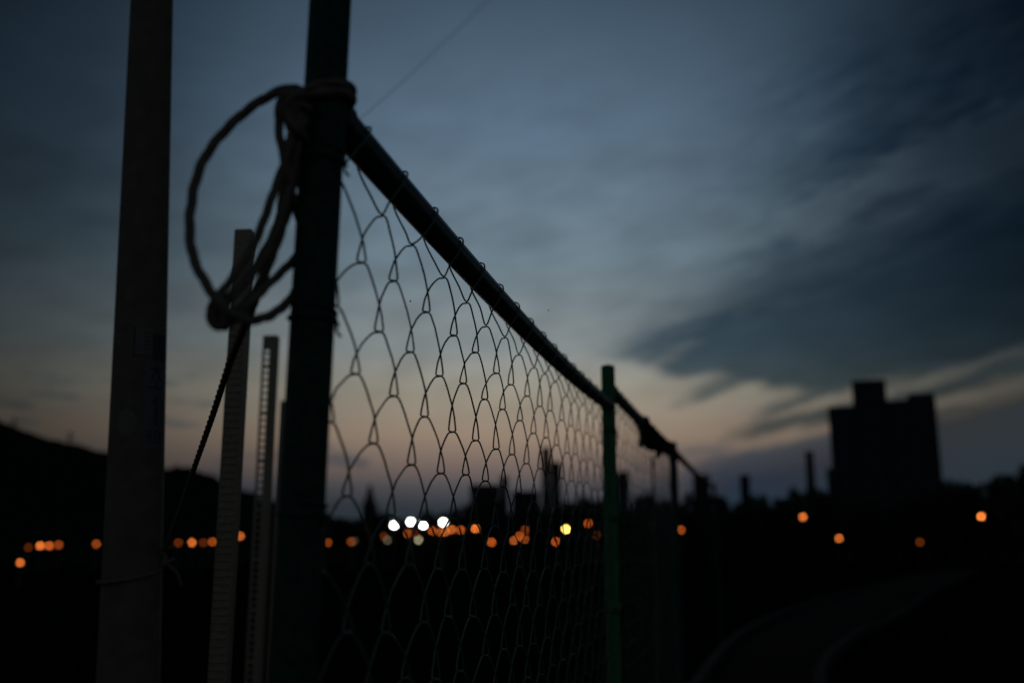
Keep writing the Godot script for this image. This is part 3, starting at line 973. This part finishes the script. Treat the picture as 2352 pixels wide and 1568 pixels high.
	var line_keys := PackedVector3Array([cx.call(640.0, 560.0, 1.12), cx.call(560.0, 1000.0, 1.14), at(585, 690, 1.2), at(552, 770, 1.32), at(524, 842, 1.46), at(487, 955, 1.68), at(446, 1072, 1.92), at(405, 1190, 2.2), at(378, 1262, 2.38), hitch])
	st = begin()
	tube(st, even(smooth(line_keys, 10), 0.004), 0.0056, 12, 3, 0.027)
	put(rope, "tail_line", st.commit(), mats.rope_fibre)
	var belt := PackedVector3Array()
	var core := pole_foot - Vector3(lean * hitch.y, 0, 0)
	var bh := atan2(hitch.x - core.x, hitch.z - core.z)
	var y_l: float = at(228, 1333, 2.5).y
	for i in 41:
		var a := bh - TAU * i / 40.0
		var k := sin(PI * i / 40.0)
		belt.append(core + Vector3(sin(a) * pr, lerpf(hitch.y, y_l, pow(k, 0.8)), cos(a) * pr))
	st = begin()
	tube(st, even(belt, 0.004), 0.0056, 12, 3, 0.027)
	put(rope, "pole_turn", st.commit(), mats.rope_fibre)
	for s in [[Vector3(362, 1296, 2.4), Vector3(345, 1288, 2.38), Vector3(342, 1278, 2.38), Vector3(360, 1268, 2.38), Vector3(378, 1275, 2.38), Vector3(374, 1296, 2.37), Vector3(356, 1300, 2.38), Vector3(352, 1284, 2.4), Vector3(372, 1262, 2.4), Vector3(390, 1256, 2.42), Vector3(404, 1261, 2.44)],
			[Vector3(352, 1302, 2.42), Vector3(372, 1296, 2.37), Vector3(384, 1290, 2.38), Vector3(398, 1283, 2.4)],
			[Vector3(366, 1290, 2.38), Vector3(384, 1298, 2.38), Vector3(400, 1310, 2.39), Vector3(409, 1325, 2.4), Vector3(415, 1345, 2.41)]]:
		var keys := PackedVector3Array()
		for p in s: keys.append(at(p.x, p.y, p.z))
		st = begin()
		tube(st, even(smooth(keys, 8), 0.004), 0.0052, 12, 3, 0.027)
		put(rope, "hitch_end", st.commit(), mats.rope_fibre)

	# a thin wire from the near post up over the fence
	var w0 := at(770, 322, 1.17)
	var w1 := at(1125, -4, 0.93)
	var w2 := w1 + (w1 - w0) * 0.9
	st = begin()
	tube(st, PackedVector3Array([w0, (w0 + w1) * 0.5 + Vector3.DOWN * 0.004, w1, w2]), 0.0003, 6)
	tag(put(self, "guy_wire", st.commit(), mats.tie_metal), "thin blurred wire slanting from the near post up across the sky", "wire")

	# two small insects in the air
	for q in [[1260.0, 713.0, 2.3, "tiny dark insect in the sky right of the sloping rail"], [942.0, 692.0, 1.75, "tiny dark insect seen through the near mesh cells"]]:
		var o := thing("insect", q[3], "insect", at(q[0], q[1], q[2]), 0.7, "insects in the air")
		st = begin()
		tube(st, PackedVector3Array([Vector3(0, -0.0022, 0), Vector3(0, -0.001, 0), Vector3(0, 0.0008, 0), Vector3(0, 0.002, 0)]), [0.0004, 0.0008, 0.0007, 0.0004], 7)
		put(o, "body", st.commit(), mats.insect_body)
		for s in [-1.0, 1.0]:
			st = begin()
			flat(st, Vector3(0, 0.0008, 0), Vector3(s * 0.0016, 0.0022, 0.0004), Vector3(s * 0.0022, 0.0012, 0.0006), Vector3(s * 0.0012, 0.0002, 0.0003), Vector3.BACK)
			put(o, "wing", st.commit(), mats.insect_body)

	far_things()

func far_things() -> void:
	for i in 2: crowns.append(make_crown(60 + i, 1.7, 0.25))
	crowns.append(make_crown(66, 4.6, 0.85))
	for i in 2: trunks.append(make_trunk(80 + i))
	# ---------------- buildings
	var apt := building("apartment_building", "tall dark apartment tower with a raised core, right of the fence", 1925, 1990, 932, 260.0, 16.0, mats.wall_grey)
	var px := 260.0 / LENS * 1.03
	var top_of := func(y: float) -> float: return ahead(2030, y, 260.0).y
	block(apt, Vector3(58.0 * px, 0, -7.0), 67.0 * px, top_of.call(871.0), 15.0, mats.wall_grey)
	block(apt, Vector3(139.0 * px, 0, -8.5), 94.0 * px, top_of.call(920.0), 17.0, mats.wall_grey)
	block(apt, Vector3(161.0 * px, 0, -8.0), 50.0 * px, top_of.call(904.0), 12.0, mats.wall_grey, 3.0, top_of.call(924.0))
	block(apt, Vector3(-30.0 * px, 0, -6.0), 18.0 * px, top_of.call(1073.0), 14.0, mats.wall_grey)
	for q in [[-24.0, 921.0, 11.0], [-4.0, 918.0, 20.0], [18.0, 922.0, 11.0], [54.0, 863.0, 34.0], [111.0, 910.0, 14.0], [165.0, 897.0, 20.0]]:
		var st := begin()
		var y: float = top_of.call(q[1])
		lathe(st, PackedVector2Array([Vector2(q[2] * px * 0.5, y - 4.0), Vector2(q[2] * px * 0.5, y - 0.3), Vector2(q[2] * px * 0.3, y), Vector2(0, y)]), 12, Vector3(q[0] * px, 0, -8))
		put(apt, "roof_tank", st.commit(), mats.trim)
	building("tower_block", "slender dark tower block, taller of the pair behind the mesh", 1245, 1266, 1027, 330.0, 9.0, mats.wall_dark)
	building("tower_block", "lower wide block joined to right of the slender tower behind mesh", 1267, 1291, 1060, 332.0, 10.0, mats.wall_dark)
	building("apartment_building", "low flat block with a narrow stair tower, seen through mid mesh", 1078, 1148, 1112, 300.0, 14.0, mats.wall_dark)
	building("stair_tower", "narrow stair tower rising beside the low flat block", 1149, 1167, 1092, 302.0, 6.0, mats.wall_dark)
	building("apartment_building", "long low dark block left of the slender tower behind mesh", 1176, 1240, 1127, 310.0, 12.0, mats.wall_dark)
	building("apartment_building", "small dark block between the second and third fence posts", 1419, 1450, 1082, 290.0, 10.0, mats.wall_dark)
	var shop := building("apartment_building", "flat roofed block with a red sign at the fence's far end", 1598, 1638, 1089, 240.0, 12.0, mats.wall_dark)
	var sg := begin()
	box(sg, Vector3(-1.0, ahead(1610, 1098, 240.0).y, 0.12), Vector3(1.8, 0.9, 0.12), Basis.IDENTITY, 0.02)
	put(shop, "sign", sg.commit(), mats.sign_red)
	building("tower_block", "small square tower standing alone left of the chimney", 1708, 1731, 1090, 300.0, 9.0, mats.wall_dark)
	# steeple-like silhouettes
	for q in [[850.0, 1112.0, 280.0, 8.0, 16.0, "dark slender spire rising above trees through the near mesh", "spire"], [1859.0, 1037.0, 280.0, 9.0, 11.0, "tall dark chimney rising from trees left of the apartment tower", "chimney"]]:
		var p := ahead(q[0], q[1], q[2])
		var k: float = q[2] / LENS
		var o := thing("church_spire" if q[6] == "spire" else "factory_chimney", q[5], q[6], Vector3(p.x, 0, p.z))
		var st := begin()
		if q[6] == "spire":
			box(st, Vector3(0, (p.y - 42 * k) * 0.5, 0), Vector3(q[4] * 1.8 * k, p.y - 42 * k, q[4] * 1.8 * k), Basis.IDENTITY, 0.1)
			put(o, "tower", st.commit(), mats.wall_dark)
			st = begin()
			lathe(st, PackedVector2Array([Vector2(q[4] * 0.85 * k, p.y - 42 * k), Vector2(q[3] * 0.9 * k, p.y - 20 * k), Vector2(q[3] * 0.55 * k, p.y - 3 * k), Vector2(0, p.y)]), 8)
			put(o, "roof", st.commit(), mats.trim)
		else:
			lathe(st, PackedVector2Array([Vector2(q[4] * 1.0 * k, -0.3), Vector2(q[4] * 0.85 * k, p.y * 0.5), Vector2(q[3] * 0.95 * k, p.y - 6 * k), Vector2(q[3] * 0.8 * k, p.y - 6 * k)]), 16)
			put(o, "shaft", st.commit(), mats.wall_dark)
			st = begin()
			lathe(st, PackedVector2Array([Vector2(q[3] * 0.9 * k, p.y - 8 * k), Vector2(q[3] * 1.12 * k, p.y - 6 * k), Vector2(q[3] * 1.12 * k, p.y), Vector2(q[3] * 0.8 * k, p.y), Vector2(0.0, p.y - 0.5)]), 16)
			put(o, "rim", st.commit(), mats.trim)
	pylon(27, 958, 1012, 415.0, "lattice power pylon on the hill at the left edge")
	pylon(155, 990, 1064, 415.0, "lattice power pylon on the hill left of the concrete pole")

	# ---------------- trees, along the skyline from left to right: centre, top, distance, width, kind
	for q in [[790.0, 1182.0, 60.0], [828.0, 1178.0, 50.0], [878.0, 1170.0, 60.0], [925.0, 1178.0, 55.0], [985.0, 1160.0, 62.0], [1015.0, 1162.0, 50.0], [1050.0, 1152.0, 56.0], [1085.0, 1140.0, 60.0]]:
		tree(q[0], q[1], 240.0 + rng.randf_range(-15, 15), q[2], rng.randi() % 2, "round_tree", "round dark tree in the tree line behind the near mesh", "trees behind the near mesh")
	for q in [[1130.0, 1135.0, 60.0], [1190.0, 1140.0, 60.0], [1240.0, 1146.0, 60.0], [1310.0, 1142.0, 66.0], [1345.0, 1130.0, 56.0], [1375.0, 1138.0, 50.0], [1412.0, 1132.0, 55.0], [1470.0, 1130.0, 55.0], [1492.0, 1122.0, 50.0], [1530.0, 1138.0, 60.0], [1565.0, 1140.0, 50.0]]:
		tree(q[0], q[1], 230.0 + rng.randf_range(-15, 15), q[2], rng.randi() % 2, "round_tree", "round dark tree in the tree line behind the far mesh", "trees behind the far mesh")
	for q in [[1590.0, 1112.0, 55.0], [1630.0, 1118.0, 60.0], [1660.0, 1132.0, 50.0], [1690.0, 1136.0, 50.0], [1725.0, 1128.0, 50.0], [1756.0, 1116.0, 40.0], [1785.0, 1126.0, 44.0], [1814.0, 1099.0, 44.0], [1838.0, 1112.0, 40.0], [1862.0, 1096.0, 40.0], [1886.0, 1112.0, 44.0], [1910.0, 1120.0, 44.0]]:
		var own: String = {1814.0: "bushy dark tree just left of the tall chimney", 1756.0: "small dark tree bump right of the lone square tower", 1590.0: "dark tree hiding the foot of the fence's far end", 1910.0: "dark tree at the left foot of the apartment tower"}.get(q[0], "")
		if own:
			tree(q[0], q[1], 222.0, q[2], 0, "round_tree", own)
			continue
		tree(q[0], q[1], 220.0 + rng.randf_range(-15, 15), q[2], rng.randi() % 2, "round_tree", "round dark tree on the skyline between fence end and apartment tower", "trees left of the apartment tower")
	for q in [[1945.0, 1140.0, 70.0], [2000.0, 1130.0, 70.0], [2060.0, 1136.0, 70.0], [2120.0, 1116.0, 70.0], [2172.0, 1092.0, 66.0], [2215.0, 1094.0, 64.0], [2250.0, 1090.0, 60.0], [2290.0, 1078.0, 64.0], [2325.0, 1080.0, 60.0], [2360.0, 1056.0, 70.0], [2410.0, 1060.0, 70.0], [2460.0, 1070.0, 70.0]]:
		var own: String = {2360.0: "tallest dark tree, cut by the right edge of the view", 2172.0: "dark tree at the right foot of the apartment tower"}.get(q[0], "")
		if own:
			tree(q[0], q[1], 192.0, q[2], 1, "round_tree", own)
			continue
		tree(q[0], q[1], 190.0 + rng.randf_range(-12, 12), q[2], rng.randi() % 2, "round_tree", "round dark tree in front of and right of the apartment tower", "trees at the right edge")
	var mm := MultiMesh.new()
	mm.transform_format = MultiMesh.TRANSFORM_3D
	mm.mesh = crowns[0]
	mm.instance_count = 330
	for i in 330:
		var az := lerpf(-0.62, 0.75, i / 329.0)
		var dist := rng.randf_range(225.0, 300.0)
		var sc := rng.randf_range(4.5, 7.0)
		mm.set_instance_transform(i, Transform3D(Basis(Vector3.UP, rng.randf() * TAU).scaled(Vector3(sc, sc * rng.randf_range(0.55, 0.85), sc)), Vector3(sin(az) * dist, -1.0, -cos(az) * dist)))
	var wood := MultiMeshInstance3D.new()
	wood.name = "far_shrubs"
	wood.multimesh = mm
	wood.material_override = mats.leaf
	add_child(wood)
	tag(wood, "dark mass of low shrubs along the far edge of the field", "shrubs", "", "stuff")
	for q in [[838.0, 1150.0, 20.0], [866.0, 1152.0, 18.0]]:
		tree(q[0], q[1], 236.0, q[2], 2, "conifer", "narrow dark conifer at the spire's left foot" if q[0] < 850.0 else "narrow dark conifer at the spire's right foot")

	# ---------------- lights
	globe = SphereMesh.new()
	globe.radius = 1.0; globe.height = 2.0; globe.radial_segments = 24; globe.rings = 12
	var amber := Vector3(0.8, 0.15, 0.022)
	var gold := Vector3(0.85, 0.20, 0.035)
	var pale := Vector3(0.9, 0.85, 0.5)
	var yellow := Vector3(1.0, 0.62, 0.12)
	var g_left := "orange lights under the dark hill"
	var g_mid := "orange lights behind the mesh"
	var g_right := "orange lights below the apartment tower"
	for q in [
		[45, 1292, 48, gold, 7.5, "lowest bright orange lamp at the left edge", g_left],
		[64, 1257, 85, amber, 0.9, "dimmest orange lamp at the left, just right of the lowest one", g_left],
		[91, 1253, 85, gold, 10.0, "brightest of the three close orange lamps at far left", g_left],
		[112, 1253, 85, amber, 7.0, "middle of the three close orange lamps at far left", g_left],
		[134, 1251, 85, amber, 3.2, "right and faintest of the three close orange lamps at far left", g_left],
		[220, 1249, 85, amber, 3.6, "single orange lamp touching the concrete pole's left side", g_left],
		[409, 1246, 85, amber, 1.2, "dim orange lamp just right of the concrete pole", g_left],
		[440, 1246, 85, gold, 7.5, "bright orange lamp between the concrete pole and ribbed post", g_left],
		[466, 1246, 85, amber, 0.9, "faint brown lamp left of the ribbed marker post", g_left],
		[487, 1244, 85, amber, 3.8, "orange lamp cut off by the ribbed post's left edge", g_left],
		[540, 1229, 105, amber, 5.5, "left one of two overlapping lamps between the marker posts", g_left],
		[551, 1231, 105, gold, 6.0, "right one of two overlapping lamps between the marker posts", g_left],
		[753, 1246, 85, amber, 2.4, "orange lamp mostly hidden by the near post's right edge", g_mid],
		[806, 1244, 85, amber, 2.4, "orange lamp alone at the left end of the mesh lights", g_mid],
		[814, 1242, 88, pale, 0.25, "pale ghostly lamp overlapping the orange lamp at mesh's left", g_mid],
		[882, 1232, 105, amber, 1.1, "dim brown lamp left below the first white floodlight", g_mid],
		[889, 1240, 88, pale, 0.7, "dim grey lamp low left of the white floodlights", g_mid],
		[936, 1225, 110, amber, 3.2, "orange lamp under the second white floodlight", g_mid],
		[951, 1226, 110, amber, 0.9, "faint lamp overlapping right of the one under second floodlight", g_mid],
		[961, 1240, 88, pale, 3.2, "pale greenish white lamp under the third floodlight", g_mid],
		[993, 1219, 115, amber, 4.6, "left end of the overlapping orange lamp cluster right of floodlights", g_mid],
		[1012, 1222, 115, gold, 3.4, "second lamp in the overlapping orange cluster right of floodlights", g_mid],
		[1023, 1221, 118, gold, 5.5, "lowest lamp of the overlapping orange cluster", g_mid],
		[1037, 1216, 118, gold, 6.2, "right end of the overlapping orange lamp cluster", g_mid],
		[1058, 1217, 118, amber, 5.4, "orange lamp just right of the overlapping cluster", g_mid],
		[1092, 1214, 118, gold, 11.0, "brightest plain orange lamp in mid mesh, right of the cluster", g_mid],
		[1129, 1245, 90, amber, 6.0, "low orange lamp alone below the mid mesh lights", g_mid],
		[1181, 1241, 92, gold, 4.8, "lower left lamp of the orange group of four in mid mesh", g_mid],
		[1193, 1231, 105, amber, 4.4, "centre lamp of the orange group of four in mid mesh", g_mid],
		[1205, 1238, 95, amber, 3.6, "lower right lamp of the orange group of four in mid mesh", g_mid],
		[1206, 1217, 118, amber, 2.0, "dim top lamp of the orange group of four in mid mesh", g_mid],
		[1277, 1244, 92, amber, 5.4, "orange lamp low left of the yellow light", g_mid],
		[1300, 1215, 118, yellow, 34.0, "brilliant yellow lamp among the orange ones behind the mesh", g_mid],
		[1351, 1202, 125, amber, 5.0, "orange lamp nearest to the second green post, on its left", g_mid],
		[1371, 1229, 105, amber, 0.5, "very faint brown lamp beside the second green post", g_mid],
		[1565, 1217, 118, amber, 4.0, "orange lamp right below the third fence post", g_right],
		[1845, 1187, 140, gold, 8.5, "highest bright orange lamp below the chimney", g_right],
		[1928, 1236, 105, gold, 6.4, "orange lamp under the apartment tower's left corner", g_right],
		[2114, 1245, 92, amber, 1.1, "dim red lamp low under the apartment tower's right corner", g_right],
		[2255, 1186, 140, gold, 14.0, "bright amber lamp alone at the right edge", g_right],
	]:
		street_lamp(q[0], q[1], q[2], q[3], q[4] * (0.85 if q[0] < 300 else 1.02), q[5], q[6])
	floodlight(905, 1206, 112.0, 30.0, "leftmost white floodlight behind the mesh")
	floodlight(943, 1198, 116.0, 30.0, "second white floodlight from the left, slightly higher than its neighbours")
	floodlight(972, 1205, 112.0, 30.0, "third white floodlight, above the pale greenish lamp")
	floodlight(1018, 1199, 116.0, 30.0, "rightmost white floodlight, above the orange cluster")
